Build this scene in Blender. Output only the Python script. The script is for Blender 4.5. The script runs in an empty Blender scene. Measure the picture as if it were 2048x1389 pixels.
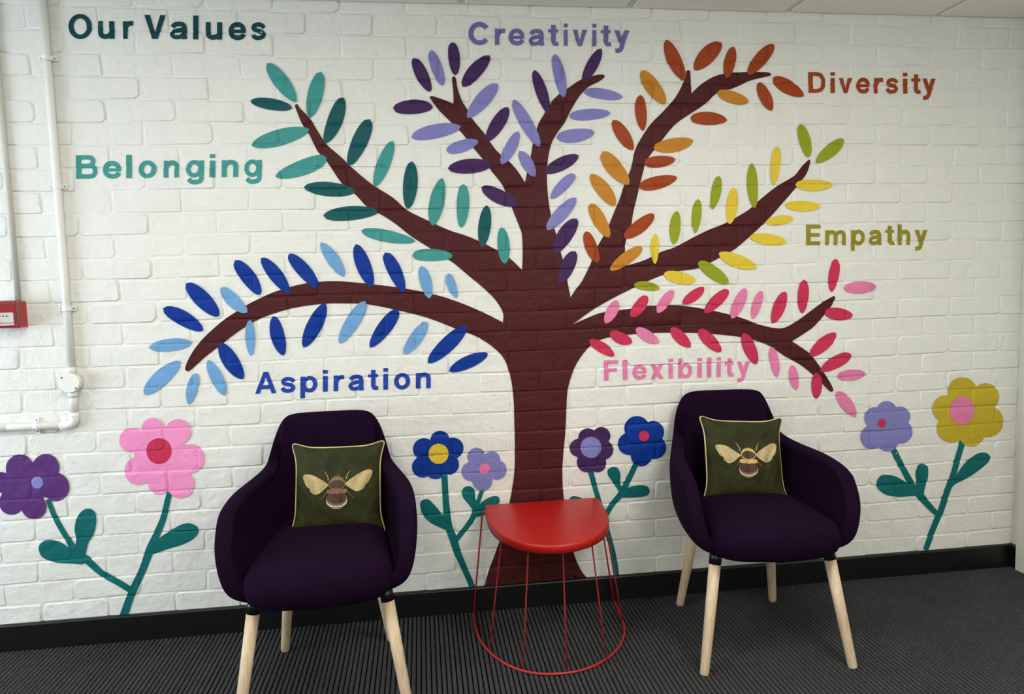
import bpy, bmesh, math, random
import numpy as np
from mathutils import Vector, Matrix, Euler
from mathutils.geometry import delaunay_2d_cdt

random.seed(7)
C = bpy.context.scene.collection
PI = math.pi

# ------------------------------------------------------------------ camera
CAM = np.array([0.0, -2.57207, 1.238859]); YAW, PITCH, ROLL, F = 0.127766, 0.091121, 0.025544, 1402.446
def cam_axes():
    cy, sy, cp, sp = math.cos(YAW), math.sin(YAW), math.cos(PITCH), math.sin(PITCH)
    f = np.array([sy*cp, cy*cp, -sp]); r = np.array([cy, -sy, 0.0]); d = np.cross(f, r)
    cr, sr = math.cos(ROLL), math.sin(ROLL)
    return np.array([cr*r + sr*d, -sr*r + cr*d, f])
AX = cam_axes()
cd = bpy.data.cameras.new('camera'); cam = bpy.data.objects.new('camera', cd); C.objects.link(cam)
cd.sensor_fit = 'HORIZONTAL'; cd.sensor_width = 36.0; cd.lens = F/2048*36; cd.clip_start = 0.05
M3 = Matrix((AX[0], -AX[1], -AX[2])).transposed()
cam.matrix_world = Matrix.Translation(Vector(CAM)) @ M3.to_4x4()
bpy.context.scene.camera = cam

# ------------------------------------------------------------------ light
sc = bpy.context.scene
sc.view_settings.view_transform = 'Standard'; sc.view_settings.look = 'None'
sc.view_settings.gamma = 1.0; sc.view_settings.exposure = -0.16
try: sc.view_settings.use_curve_mapping = False
except Exception: pass
world = bpy.data.worlds.new('world'); sc.world = world; world.use_nodes = True
world.node_tree.nodes['Background'].inputs[0].default_value = (0.75, 0.87, 1.0, 1)
world.node_tree.nodes['Background'].inputs[1].default_value = 1.0
def area(name, loc, rot, sx, sy, power, col):
    l = bpy.data.lights.new(name, 'AREA'); l.shape = 'RECTANGLE'; l.size = sx; l.size_y = sy
    l.energy = power; l.color = col
    o = bpy.data.objects.new(name, l); o.location = loc; o.rotation_euler = rot; C.objects.link(o); return o
# daylight through the window in the left wall
area('window_and_fill_light', (-3.13, -1.15, 1.05), (0, -PI/2, 0), 1.2, 1.3, 58, (0.74, 0.86, 1.0))
area('window_and_fill_light', (0.9, -4.58, 1.45), (PI/2, 0, 0), 2.4, 1.1, 16, (0.97, 1.0, 0.93))  # added fill for ceiling and back wall, from an invented window behind the camera
# ceiling panels, made surface-mounted to spill light onto the ceiling
PANELS = [(-0.73, -1.53), (1.09, -1.53), (-0.73, -3.355), (1.09, -3.355)]
for i, (px_, py_) in enumerate(PANELS):
    area('ceiling_panel_light', (px_, py_, 2.150), (0, 0, 0), 0.56, 0.56, (12 if px_ < 0 else 14.5) if py_ > -3 else 10, (0.97, 0.93, 0.82))

# ------------------------------------------------------------------ helpers
def wallp(px, py, Y=0.0):
    d = np.array([(px-1024)/F, (py-694.5)/F, 1.0]) @ AX
    t = (Y-CAM[1])/d[1]; q = CAM+d*t
    return (float(q[0]), float(q[2]))
def lin(c):
    return tuple((v/255/12.92 if v/255 <= .04045 else ((v/255+.055)/1.055)**2.4) for v in c)
def link(name, me, mat=None, parent=None):
    o = bpy.data.objects.new(name, me); C.objects.link(o)
    if mat is not None and me is not None: me.materials.append(mat)
    if parent is not None: o.parent = parent
    return o
def mesh_from(verts, faces, smooth=True, name='m'):
    me = bpy.data.meshes.new(name); me.from_pydata(verts, [], faces); me.update()
    if smooth: me.polygons.foreach_set('use_smooth', [True]*len(me.polygons))
    return me
def bm_mesh(bm, smooth=True, name='m'):
    bmesh.ops.recalc_face_normals(bm, faces=bm.faces)
    me = bpy.data.meshes.new(name); bm.to_mesh(me); bm.free()
    if smooth: me.polygons.foreach_set('use_smooth', [True]*len(me.polygons))
    return me
def tag(o, label=None, cat=None, group=None, kind=None):
    if label: o['label'] = label
    if cat: o['category'] = cat
    if group: o['group'] = group
    if kind: o['kind'] = kind
    return o
def empty(name, loc=(0, 0, 0), rz=0, label=None, cat=None, group=None):
    o = bpy.data.objects.new(name, None); C.objects.link(o); o.location = loc; o.rotation_euler = (0, 0, rz)
    o.empty_display_size = 0.1
    return tag(o, label, cat, group)
def add_box(bm, x0, x1, y0, y1, z0, z1, bev=0, seg=1):
    g = bmesh.ops.create_cube(bm, size=1.0)
    vs = g['verts']
    for v in vs:
        v.co = Vector((x0+(v.co.x+.5)*(x1-x0), y0+(v.co.y+.5)*(y1-y0), z0+(v.co.z+.5)*(z1-z0)))
    if bev > 0:
        es = list({e for v in vs for e in v.link_edges})
        bmesh.ops.bevel(bm, geom=es, offset=bev, segments=seg, affect='EDGES', profile=.5)
def box(x0, x1, y0, y1, z0, z1, bev=0, seg=1, smooth=False):
    bm = bmesh.new(); add_box(bm, x0, x1, y0, y1, z0, z1, bev, seg); return bm_mesh(bm, smooth)
def tube_data(path, r, n=10, closed=False, caps=True):
    """verts, faces of a round tube along path (list of Vector); r number or list"""
    P = [Vector(p) for p in path]; m = len(P)
    R_ = r if isinstance(r, (list, tuple)) else [r]*m
    verts, faces = [], []
    up = None
    for i, p in enumerate(P):
        if closed: t = (P[(i+1) % m]-P[(i-1) % m]).normalized()
        else: t = (P[min(i+1, m-1)]-P[max(i-1, 0)]).normalized()
        if up is None:
            a = Vector((0, 0, 1)) if abs(t.z) < .9 else Vector((1, 0, 0))
            up = (a-t*a.dot(t)).normalized()
        else: up = (up-t*up.dot(t)).normalized()
        s = t.cross(up)
        for k in range(n):
            a = 2*PI*k/n; verts.append(p+(up*math.cos(a)+s*math.sin(a))*R_[i])
    L = m if closed else m-1
    for i in range(L):
        j = (i+1) % m
        for k in range(n):
            faces.append((i*n+k, i*n+(k+1) % n, j*n+(k+1) % n, j*n+k))
    if caps and not closed:
        faces.append(tuple(range(n-1, -1, -1))); faces.append(tuple((m-1)*n+k for k in range(n)))
    return [tuple(v) for v in verts], faces
def tube(path, r, n=10, closed=False, caps=True):
    v, f = tube_data(path, r, n, closed, caps)
    me = mesh_from(v, f); 
    for p in me.polygons:
        if len(p.vertices) > 4: p.use_smooth = False
    return me
def join_data(parts):
    V, Fc = [], []
    for v, f in parts:
        o = len(V); V += list(v); Fc += [tuple(i+o for i in q) for q in f]
    return V, Fc
def catmull(pts, n=8, closed=False):
    out = []; m = len(pts); P = [np.array(p, float) for p in pts]
    for i in range(m if closed else m-1):
        if closed: a, b, c, d = P[(i-1) % m], P[i], P[(i+1) % m], P[(i+2) % m]
        else: a, b, c, d = P[max(i-1, 0)], P[i], P[i+1], P[min(i+2, m-1)]
        for k in range(n):
            t = k/n
            out.append(.5*((2*b)+(c-a)*t+(2*a-5*b+4*c-d)*t*t+(-a+3*b-3*c+d)*t**3))
    if not closed: out.append(P[-1])
    return out

# ------------------------------------------------------------------ materials
def newmat(name):
    m = bpy.data.materials.new(name); m.use_nodes = True
    nt = m.node_tree; return m, nt, nt.nodes['Principled BSDF']
def pos_node(nt):
    g = nt.nodes.new('ShaderNodeNewGeometry'); return g.outputs['Position']
def obj_node(nt):
    g = nt.nodes.new('ShaderNodeTexCoord'); return g.outputs['Object']
def noise(nt, vec, scale, detail=3, rough=.55):
    n = nt.nodes.new('ShaderNodeTexNoise'); n.inputs['Scale'].default_value = scale
    n.inputs['Detail'].default_value = detail; n.inputs['Roughness'].default_value = rough
    nt.links.new(vec, n.inputs['Vector']); return n.outputs['Fac']
def ramp(nt, fac, stops):
    r = nt.nodes.new('ShaderNodeValToRGB'); e = r.color_ramp.elements
    while len(e) < len(stops): e.new(.5)
    for k, (p, c) in enumerate(stops): e[k].position = p; e[k].color = (*c, 1)
    nt.links.new(fac, r.inputs[0]); return r.outputs[0]
def bump(nt, h, strength, dist, prev=None):
    b = nt.nodes.new('ShaderNodeBump'); b.inputs['Strength'].default_value = strength; b.inputs['Distance'].default_value = dist
    nt.links.new(h, b.inputs['Height'])
    if prev is not None: nt.links.new(prev, b.inputs['Normal'])
    return b.outputs['Normal']
def mulc(c, k): return tuple(min(1, v*k) for v in c)
def wallpaint(name, rgb, rough=.55, vary=.03, spec=.15):
    """gloss-free wall paint brushed on brick: colour grain + fine relief"""
    m, nt, b = newmat(name); c = lin(rgb); p = pos_node(nt)
    n1 = noise(nt, p, 9, 4)
    nt.links.new(ramp(nt, n1, [(.3, mulc(c, 1-vary)), (.7, mulc(c, 1+vary))]), b.inputs['Base Color'])
    b.inputs['Roughness'].default_value = rough
    b.inputs['Specular IOR Level'].default_value = spec
    n2 = noise(nt, p, 320, 2, .6); n3 = noise(nt, p, 38, 4, .6)
    nm = bump(nt, noise(nt, p, 13, 2, .5), .5, .012); nm = bump(nt, n3, .65, .007, nm); nm = bump(nt, n2, .35, .0006, nm)
    nt.links.new(nm, b.inputs['Normal'])
    return m
WHITE = wallpaint('white_wall_paint', (226, 226, 221), .5, .015, .35)
def plain(name, rgb, rough=.5, metal=0, nscale=0, nstr=.2, ndist=.001, vary=.0):
    m, nt, b = newmat(name); c = lin(rgb)
    b.inputs['Roughness'].default_value = rough; b.inputs['Metallic'].default_value = metal
    p = obj_node(nt)
    n = noise(nt, p, nscale or 40, 3)
    nt.links.new(ramp(nt, n, [(.3, mulc(c, 1-vary)), (.7, mulc(c, 1+vary))]), b.inputs['Base Color'])
    if nscale: nt.links.new(bump(nt, n, nstr, ndist), b.inputs['Normal'])
    return m
M_CEIL = plain('ceiling_tile_white', (238, 233, 222), .8, 0, 260, .15, .0005, .015)
M_BAR = plain('ceiling_grid_grey', (212, 207, 194), .5, vary=.01)
M_PLASTER = plain('plaster_white', (214, 214, 204), .6, 0, 60, .2, .0008, .01)
M_SKIRT = plain('black_skirting_gloss', (6, 6, 7), .42, 0, 25, .25, .002, .2)
M_PVC = plain('white_conduit_paint', (234, 234, 230), .38, 0, 30, .2, .0008, .01)
M_PVC2 = plain('grey_white_conduit_paint', (196, 194, 186), .5, 0, 30, .2, .0008, .01)
M_SCREW = plain('dark_screw_metal', (95, 92, 88), .45, .6)
M_BLACK = plain('black_plastic', (14, 14, 15), .28)
M_RED = plain('red_powder_coat', (174, 22, 18), .42, 0, 300, .12, .0003, .02)
M_REDWIRE = plain('red_wire_coat', (160, 34, 38), .4, vary=.02)

def fabric(name, rgb, k=.12):
    m, nt, b = newmat(name); c = lin(rgb); p = obj_node(nt)
    n1 = noise(nt, p, 420, 2, .7); n2 = noise(nt, p, 14, 3)
    mx = nt.nodes.new('ShaderNodeMix'); mx.data_type = 'RGBA'; mx.blend_type = 'MULTIPLY'; mx.inputs[0].default_value = 1
    nt.links.new(ramp(nt, n1, [(.25, mulc(c, .6)), (.75, mulc(c, 1.5))]), mx.inputs[6])
    nt.links.new(ramp(nt, n2, [(.3, (.88,)*3), (.7, (1, 1, 1))]), mx.inputs[7])
    nt.links.new(mx.outputs[2], b.inputs['Base Color'])
    b.inputs['Roughness'].default_value = .95; b.inputs['Specular IOR Level'].default_value = .05
    try:
        b.inputs['Sheen Weight'].default_value = k; b.inputs['Sheen Tint'].default_value = (*lin((120, 80, 130)), 1)
    except Exception: pass
    nt.links.new(bump(nt, n1, .4, .0008), b.inputs['Normal'])
    return m
M_PURPLE = fabric('aubergine_wool_fabric', (25, 9, 30), .03)

def velvet(name, rgb):
    m, nt, b = newmat(name); c = lin(rgb); p = obj_node(nt)
    n1 = noise(nt, p, 16, 4, .6); n2 = noise(nt, p, 500, 2)
    nt.links.new(ramp(nt, n1, [(.3, mulc(c, .6)), (.7, mulc(c, 1.35))]), b.inputs['Base Color'])
    b.inputs['Roughness'].default_value = .75; b.inputs['Specular IOR Level'].default_value = .2
    b.inputs['Sheen Weight'].default_value = .12; b.inputs['Sheen Tint'].default_value = (*lin((120, 130, 60)), 1)
    nt.links.new(bump(nt, n2, .3, .0005, bump(nt, noise(nt, p, 22, 2), .6, .012)), b.inputs['Normal'])
    return m
M_VELVET = velvet('olive_green_velvet', (44, 46, 20))
M_PIPING = plain('gold_piping_cord', (196, 184, 122), .7, 0, 900, .5, .0006, .08)
def wingmat():
    m, nt, b = newmat('bee_wing_cream_print'); p = obj_node(nt)
    w = nt.nodes.new('ShaderNodeTexVoronoi'); w.feature = 'DISTANCE_TO_EDGE'; w.inputs['Scale'].default_value = 75
    nt.links.new(p, w.inputs['Vector'])
    nt.links.new(ramp(nt, w.outputs['Distance'], [(.0, lin((140, 120, 84))), (.045, lin((184, 164, 118)))]), b.inputs['Base Color'])
    b.inputs['Roughness'].default_value = .75; return m
M_WING = wingmat()
M_BEEBROWN = plain('bee_dark_brown_print', (70, 46, 40), .75, 0, 300, .3, .0004, .25)
M_BEETAN_SHADE = plain('bee_tan_and_shaded_yellow_print', (128, 94, 66), .75, 0, 300, .3, .0004, .15)  # tan bands; also stands in for shaded yellow on the left bee
M_BEEYEL = plain('bee_yellow_print', (196, 164, 96), .75, 0, 300, .3, .0004, .12)
M_BEEWHITE = plain('bee_white_print', (222, 218, 208), .7, 0, 300, .3, .0004, .05)

def wood():
    m, nt, b = newmat('pale_ash_wood'); p = obj_node(nt)
    mp = nt.nodes.new('ShaderNodeMapping'); mp.inputs['Scale'].default_value = (60, 60, 5); nt.links.new(p, mp.inputs['Vector'])
    n = noise(nt, mp.outputs[0], 2.2, 5, .6)
    nt.links.new(ramp(nt, n, [(.25, lin((186, 158, 126))), (.5, lin((208, 184, 154))), (.8, lin((222, 202, 176)))]), b.inputs['Base Color'])
    b.inputs['Roughness'].default_value = .55
    nt.links.new(bump(nt, n, .15, .0004), b.inputs['Normal']); return m
M_WOOD = wood()

def carpet(name, lo, hi):
    m, nt, b = newmat(name); p = pos_node(nt)
    mp = nt.nodes.new('ShaderNodeMapping'); mp.inputs['Scale'].default_value = (1, .35, 1); nt.links.new(p, mp.inputs['Vector'])
    n1 = noise(nt, mp.outputs[0], 420, 3, .75); n2 = noise(nt, p, 5, 2)
    mx = nt.nodes.new('ShaderNodeMix'); mx.data_type = 'RGBA'; mx.blend_type = 'MULTIPLY'; mx.inputs[0].default_value = 1
    nt.links.new(ramp(nt, n1, [(.3, lin(lo)), (.58, lin(hi)), (.8, mulc(lin(hi), 2.2))]), mx.inputs[6])
    nt.links.new(ramp(nt, n2, [(.3, (.85,)*3), (.7, (1, 1, 1))]), mx.inputs[7])
    nt.links.new(mx.outputs[2], b.inputs['Base Color'])
    b.inputs['Roughness'].default_value = .95; b.inputs['Specular IOR Level'].default_value = .1
    nt.links.new(bump(nt, n1, .9, .002), b.inputs['Normal']); return m
M_CARPET = carpet('charcoal_rib_carpet', (26, 26, 27), (80, 80, 83))
M_CARPETBASE = carpet('carpet_backing_dark', (5, 5, 6), (9, 9, 10))

# ------------------------------------------------------------------ brick wall relief
XL, XR, ZC = -1.62, 2.428, 2.235
BW, BH, ZREF, XREF = 0.2235, 0.075, 0.0846, -0.13
def warp(x, z):
    wx = .0022*math.sin(z*9.1+x*2.3)+.0018*math.sin(z*41+x*3)
    wz = .0022*math.sin(x*5.3+z*3.1)+.0013*math.sin(x*9.0+z*29)
    return wx, wz
BRICKS = []      # (x0,x1,z0,z1,proud,w)
rb = random.Random(3)
ROWS = {}
for k in range(-1, 30):
    zt = ZREF+(28-k)*BH+BH*0; zb = zt-BH       # row k lies between joint k and joint k+1 (z falls)
    off = XREF+(BW/2 if k % 2 else 0)
    n0 = int(math.floor((XL-off)/BW))
    x = off+n0*BW
    row = []
    while x < XR:
        j0, j1 = rb.uniform(.001, .004), rb.uniform(.001, .004)
        b0, b1 = rb.uniform(.001, .003), rb.uniform(.001, .003)
        x0, x1 = max(x+j0, XL), min(x+BW-j1, XR)
        z0, z1 = zb+b0, min(zt-b1, ZC)
        # right part of the wall is painted over more thickly, so joints close up there
        right = min(1, max(0, (x-0.3)/1.2))
        H = rb.choice((.0012, .0020, .0028, .0036, .0046))
        w = rb.uniform(.0024, .0042)
        if x1-x0 > .03 and z1-z0 > .015 and z1 > .06:
            row.append((x0, x1, z0, z1, H, w, rb.choice((.004, .006, .009, .014))))
        x += BW
    ROWS[k] = row; BRICKS += row
def height(x, z):
    """paint-skin height of the wall (towards the room) at unwarped x,z"""
    k = 28-(z-ZREF)/BH; k = int(math.floor(k))
    h = 0.0
    for r in (k-1, k, k+1):
        for b in ROWS.get(r, ()):
            if b[0] <= x <= b[1] and b[2] <= z <= b[3]:
                dx, dz = min(x-b[0], b[1]-x), min(z-b[2], b[3]-z); rr = b[6]
                d = min(dx, dz) if (dx > rr or dz > rr) else max(0, rr-math.hypot(rr-dx, rr-dz))
                t = min(1, d/b[5])
                h = b[4]*(t*1.44 if t < .5 else .72+.56*(t-.5))
                return h
    return h
def brick_geo(b):
    x0, x1, z0, z1, H, w, cr = b
    V, Fc = [], []
    def ring(ins, y, rad):
        a0, a1, c0, c1 = x0+ins, x1-ins, z0+ins, z1-ins
        pts = [(a0+rad, c0), (a1-rad, c0), (a1, c0+rad), (a1, c1-rad), (a1-rad, c1), (a0+rad, c1), (a0, c1-rad), (a0, c0+rad)]
        rad = max(rad, .0015)
        s = len(V)
        for (px, pz) in pts:
            wx, wz = warp(px, pz); V.append((px+wx, -y, pz+wz))
        return [s+i for i in range(8)]
    rs = [ring(-.0006, -.0008, cr), ring(.5*w, .72*H, max(cr-.5*w, .001)), ring(w, H, max(cr-w, .001)), ring(w+.002, H, max(cr-w, .001))]
    for a, c in zip(rs, rs[1:]):
        for i in range(8): Fc.append((a[i], a[(i+1) % 8], c[(i+1) % 8], c[i]))
    # flat face in three strips
    r = rs[-1]; Fc += [(r[0], r[1], r[2], r[7]), (r[7], r[2], r[3], r[6]), (r[6], r[3], r[4], r[5])]
    return V, Fc
wall = link('wall_back', box(XL-1.5, XR+.1, 0.0, .12, -.02, 2.35), WHITE); tag(wall, kind='structure')
order = sorted(BRICKS, key=lambda b: (b[0]+b[1])/2)
vis = [b for b in order if b[3] > .10]
named = vis[:300]; rest = vis[300:]+[b for b in order if b[3] <= .10]
for b in named:
    V, Fc = brick_geo(b); ox, oz = (b[0]+b[1])/2, (b[2]+b[3])/2
    o = link('brick', mesh_from([(x-ox, y, z-oz) for x, y, z in V], Fc), WHITE, wall); o.location = (ox, 0, oz)
o = link('brick', mesh_from(*join_data([brick_geo(b) for b in rest])), WHITE, wall); tag(o, kind='stuff')
# left of the frame the wall goes on plain (never in view)

def inside(P, x, z, loops):
    c = False
    for L in loops:
        n = len(L); j = n-1
        for i in range(n):
            xi, zi = L[i]; xj, zj = L[j]
            if (zi > z) != (zj > z) and x < (xj-xi)*(z-zi)/(zj-zi)+xi: c = not c
            j = i
    return c
def inside_np(pts, loops):
    pts = np.asarray(pts); c = np.zeros(len(pts), bool)
    for L in loops:
        A = np.asarray(L); B = np.roll(A, 1, 0)
        for (xi, zi), (xj, zj) in zip(A, B):
            if zi == zj: continue
            m = ((zi > pts[:, 1]) != (zj > pts[:, 1])) & (pts[:, 0] < (xj-xi)*(pts[:, 1]-zi)/(zj-zi)+xi)
            c ^= m
    return c
def densify(L, step):
    out = []
    for i in range(len(L)):
        a, b = L[i], L[(i+1) % len(L)]
        d = math.hypot(b[0]-a[0], b[1]-a[1]); n = max(1, int(math.ceil(d/step)))
        for k in range(n): out.append((a[0]+(b[0]-a[0])*k/n, a[1]+(b[1]-a[1])*k/n))
    return out
def in_groups(pts, loops, groups):
    if groups is None: return inside_np(pts, loops)
    c = np.zeros(len(pts), bool)
    for g in groups: c |= inside_np(pts, [loops[i] for i in g])
    return c
def tri_fill(loops, pts, groups=None, edges=()):
    """CDT of closed loops + extra interior points; returns 2D verts and the triangles inside (even-odd)"""
    V, E = [], []
    for L in loops:
        s = len(V); V += [Vector(p) for p in L]; n = len(L)
        E += [(s+i, s+(i+1) % n) for i in range(n)]
    sb_ = len(V); V += [Vector(p) for p in pts]; E += [(sb_+i, sb_+j) for i, j in edges]
    r = delaunay_2d_cdt(V, E, [], 0, 1e-6)
    vo, fo = r[0], r[2]
    cen = np.array([[sum(vo[i][0] for i in f)/len(f), sum(vo[i][1] for i in f)/len(f)] for f in fo])
    ok = in_groups(cen, loops, groups)
    fo = [f for f, k in zip(fo, ok) if k]
    used = sorted({i for f in fo for i in f}); mp = {u: i for i, u in enumerate(used)}
    return [(vo[i][0], vo[i][1]) for i in used], [tuple(mp[i] for i in f) for f in fo]
def paint(name, loops, eps, mat, parent, label=None, groups=None):
    """a coat of paint that follows the brick relief; loops in wall x,z metres"""
    loops = [densify(L, .0035) for L in loops]
    A = np.array([p for L in loops for p in L]); x0, z0 = A.min(0)-.01; x1, z1 = A.max(0)+.01
    cand, ce_ = [], []
    for b in BRICKS:
        if b[1] < x0 or b[0] > x1 or b[3] < z0 or b[2] > z1: continue
        w = b[5]
        n = max(2, int((b[1]-b[0]-2*w)/.02))
        xs = [b[0]-.0004, b[0]+.5*w, b[0]+w]+[b[0]+w+(b[1]-b[0]-2*w)*i/n for i in range(1, n)]+[b[1]-w, b[1]-.5*w, b[1]+.0004]
        zs = [b[2]-.0004, b[2]+.5*w, b[2]+w]+[b[2]+w+(b[3]-b[2]-2*w)*i/3 for i in (1, 2)]+[b[3]-w, b[3]-.5*w, b[3]+.0004]
        cr = b[6]
        if cr > w+.001: xs += [b[0]+cr, b[1]-cr]; zs += [b[2]+cr, b[3]-cr]; xs.sort(); zs.sort()
        s0 = len(cand); nz = len(zs); nx = len(xs)
        for x in xs:
            for z in zs:
                wx, wz = warp(x, z); cand.append((x+wx, z+wz))
        for sx, ox in ((1, b[0]), (-1, b[1])):
            for sz, oz in ((1, b[2]), (-1, b[3])):
                for dd in (0, .5*w, w):
                    for an in (.35, .785, 1.22):
                        r1 = max(cr-dd, .0004); X_, Z_ = ox+sx*(cr-r1*math.cos(an)), oz+sz*(cr-r1*math.sin(an)); wx, wz = warp(X_, Z_); cand.append((X_+wx, Z_+wz))
        for i in range(nx-1):
            for j in (0, 1, 2, 3, nz-4, nz-3, nz-2, nz-1): ce_.append((s0+i*nz+j, s0+(i+1)*nz+j))
        for j in range(nz-1):
            for i in (0, 1, 2, 3, nx-4, nx-3, nx-2, nx-1): ce_.append((s0+i*nz+j, s0+i*nz+j+1))
    pts, edges = [], []
    if cand:
        ok = in_groups(cand, loops, groups); mp_ = {}
        for i, (c, k) in enumerate(zip(cand, ok)):
            if k: mp_[i] = len(pts); pts.append(c)
        edges = [(mp_[i], mp_[j]) for i, j in ce_ if i in mp_ and j in mp_]
    v2, f = tri_fill(loops, pts, groups, edges)
    if not f: return None
    V = []
    for (x, z) in v2:
        wx, wz = warp(x, z); V.append((x, -height(x-wx, z-wz)-eps, z))
    # faces towards -y
    a, b_, c_ = (Vector(V[i]) for i in f[0])
    if (b_-a).cross(c_-a).y > 0: f = [tuple(reversed(q)) for q in f]
    ox, oz = float((x0+x1)/2), float((z0+z1)/2)
    pl = parent.location if parent else Vector((0, 0, 0))
    o = link(name, mesh_from([(x-ox, y, z-oz) for x, y, z in V], f), mat, parent)
    o.location = (ox-pl.x, -pl.y, oz-pl.z)
    if label: o['label'] = label
    return o

# ------------------------------------------------------------------ rest of the room
RX, BY, LX, CZ = 2.428, -4.6, -3.12, 2.22
def floor_mesh():
    # ribs run towards the wall; they are real ridges 16 mm apart
    parts = []; p = .016; n = int((RX+.1-(-2.2))/p)
    for i in range(n):
        x = -2.2+i*p; V = []; j = .0004*math.sin(i*7.3)
        prof = [(x, -.0085), (x+.0008+j, -.0018), (x+.003, .0), (x+.0098, .0), (x+.0120+j, -.0018), (x+.0127, -.0085)]
        for yy in (0.0, -1.6):
            for (a, h) in prof: V.append((a, yy, h))
        parts.append((V, [(k, k+1, 7+k, 6+k) for k in range(5)]))
    V, Fc = join_data(parts)
    return mesh_from(V, Fc, False)
fl = link('floor', box(LX-.1, RX+.1, BY-.1, .1, -.06, -.0075), M_CARPETBASE); tag(fl, kind='structure')
cp = link('carpet_rib', floor_mesh(), M_CARPET, fl); tag(cp, kind='stuff')
o = link('carpet_field', box(LX, RX, BY, -1.6, -.0075, 0), M_CARPET, fl)
wl = bmesh.new()
add_box(wl, LX-.12, LX, BY, 0, -.02, .46); add_box(wl, LX-.12, LX, BY, 0, 1.74, 2.35)
add_box(wl, LX-.12, LX, BY, -1.85, .46, 1.74); add_box(wl, LX-.12, LX, -.45, 0, .46, 1.74)
tag(link('wall_left', bm_mesh(wl, False), M_PLASTER), kind='structure')
wf = bmesh.new()
for (a, b, c, d) in ((-1.85, -1.79, .46, 1.74), (-.51, -.45, .46, 1.74), (-1.79, -.51, .46, .52), (-1.79, -.51, 1.68, 1.74), (-1.18, -1.12, .52, 1.68)):
    add_box(wf, LX-.09, LX-.03, a, b, c, d)
tag(link('window_1', bm_mesh(wf, False), M_PVC), kind='structure')
tag(link('wall_right', box(RX, RX+.12, BY, 0, -.02, 2.35), M_PLASTER), kind='structure')
wf = bmesh.new()
for (a, b, c, d) in ((LX, -.35, -.02, 2.35), (2.15, RX, -.02, 2.35), (-.35, 2.15, -.02, .85), (-.35, 2.15, 2.05, 2.35)): add_box(wf, a, b, BY-.12, BY, c, d)
tag(link('wall_front', bm_mesh(wf, False), M_PLASTER), kind='structure')
wf = bmesh.new()
for (a, b, c, d) in ((-.35, -.29, .85, 2.05), (2.09, 2.15, .85, 2.05), (-.29, 2.09, .85, .91), (-.29, 2.09, 1.99, 2.05), (.87, .93, .91, 1.99)): add_box(wf, a, b, BY-.09, BY-.03, c, d)
tag(link('added_window', bm_mesh(wf, False), M_PVC), kind='structure')  # unseen window, added to brighten the ceiling and the mural wall
# white architrave standing proud of the right wall, just in front of the corner
dr = link('door_1', box(2.412, RX, -1.02, -.145, 0, 2.0), M_PLASTER); tag(dr, kind='structure')
link('door_frame', box(2.402, RX+.0, -.145, -.048, 0, 2.22, .003), M_PLASTER, dr)
# skirting boards with eased top edge
def skirt_prof(L, t=.017, h=.0955):
    return [(0, 0), (t, 0), (t, h-.006), (t-.002, h-.002), (t-.006, h), (0, h)]
def skirt(a, b, axis):
    pr = skirt_prof(1); V = []; n = len(pr)
    for s in (a, b):
        for (t, z) in pr: V.append((s, -t, z) if axis == 'x' else (RX-t, s, z))
    Fc = [(i, (i+1) % n, n+(i+1) % n, n+i) for i in range(n)]+[tuple(range(n-1, -1, -1)), tuple(range(n, 2*n))]
    bm = bmesh.new(); vs = [bm.verts.new(v) for v in V]
    for f in Fc: bm.faces.new([vs[i] for i in f])
    return bm_mesh(bm, False)
tag(link('baseboard_back', skirt(LX, RX, 'x'), M_SKIRT), kind='structure')
tag(link('baseboard_right', skirt(-.017, -.048, 'y'), M_SKIRT), kind='structure')

# suspended ceiling
ce = link('ceiling', box(LX-.1, RX+.1, BY-.1, .1, 2.27, 2.37), M_CEIL); tag(ce, kind='structure')
SE = [.18+.6083*i for i in range(-6, 5)]
tile_me = {}
for i in range(len(SE)-1):
    for j in range(8):
        y1 = -.012-.6083*j; y0 = y1-.6083+.024
        if y0 < BY: continue
        x0, x1 = SE[i]+.0145, min(SE[i+1]-.0145, RX-.012)
        if x0 > RX-.05 or x1 < LX: continue
        cxm, cym = (x0+x1)/2, (y0+y1)/2
        if any(abs(cxm-a) < .3 and abs(cym-b) < .3 for a, b in PANELS): continue
        key = round(x1-x0, 3)
        if key not in tile_me:
            hw, hd = (x1-x0)/2, (y1-y0)/2
            tile_me[key] = box(-hw, hw, -hd, hd, 0, .02, .0015); tile_me[key].materials.append(M_CEIL)
        o = bpy.data.objects.new('ceiling_tile', tile_me[key]); C.objects.link(o); o.parent = ce
        o.location = (cxm, cym, 2.2205+random.uniform(-.0006, .0006))
        o.rotation_euler = (random.uniform(-.001, .001), random.uniform(-.001, .001), 0)
for s in SE:
    if LX < s < RX: link('ceiling_rail', box(s-.016, s+.016, BY, 0, 2.2245, 2.25), M_BAR, ce)
for j in range(1, 8): link('ceiling_rail', box(LX, RX, -.6083*j-.012, -.6083*j+.012, 2.2286, 2.25), M_BAR, ce)
link('perimeter_rail', box(LX, RX, -.02, 0, 2.227, 2.25), M_BAR, ce)
M_GLOW, nt, b_ = newmat('light_panel_diffuser')
b_.inputs['Emission Color'].default_value = (1, .96, .86, 1); b_.inputs['Emission Strength'].default_value = 12.0
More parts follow.
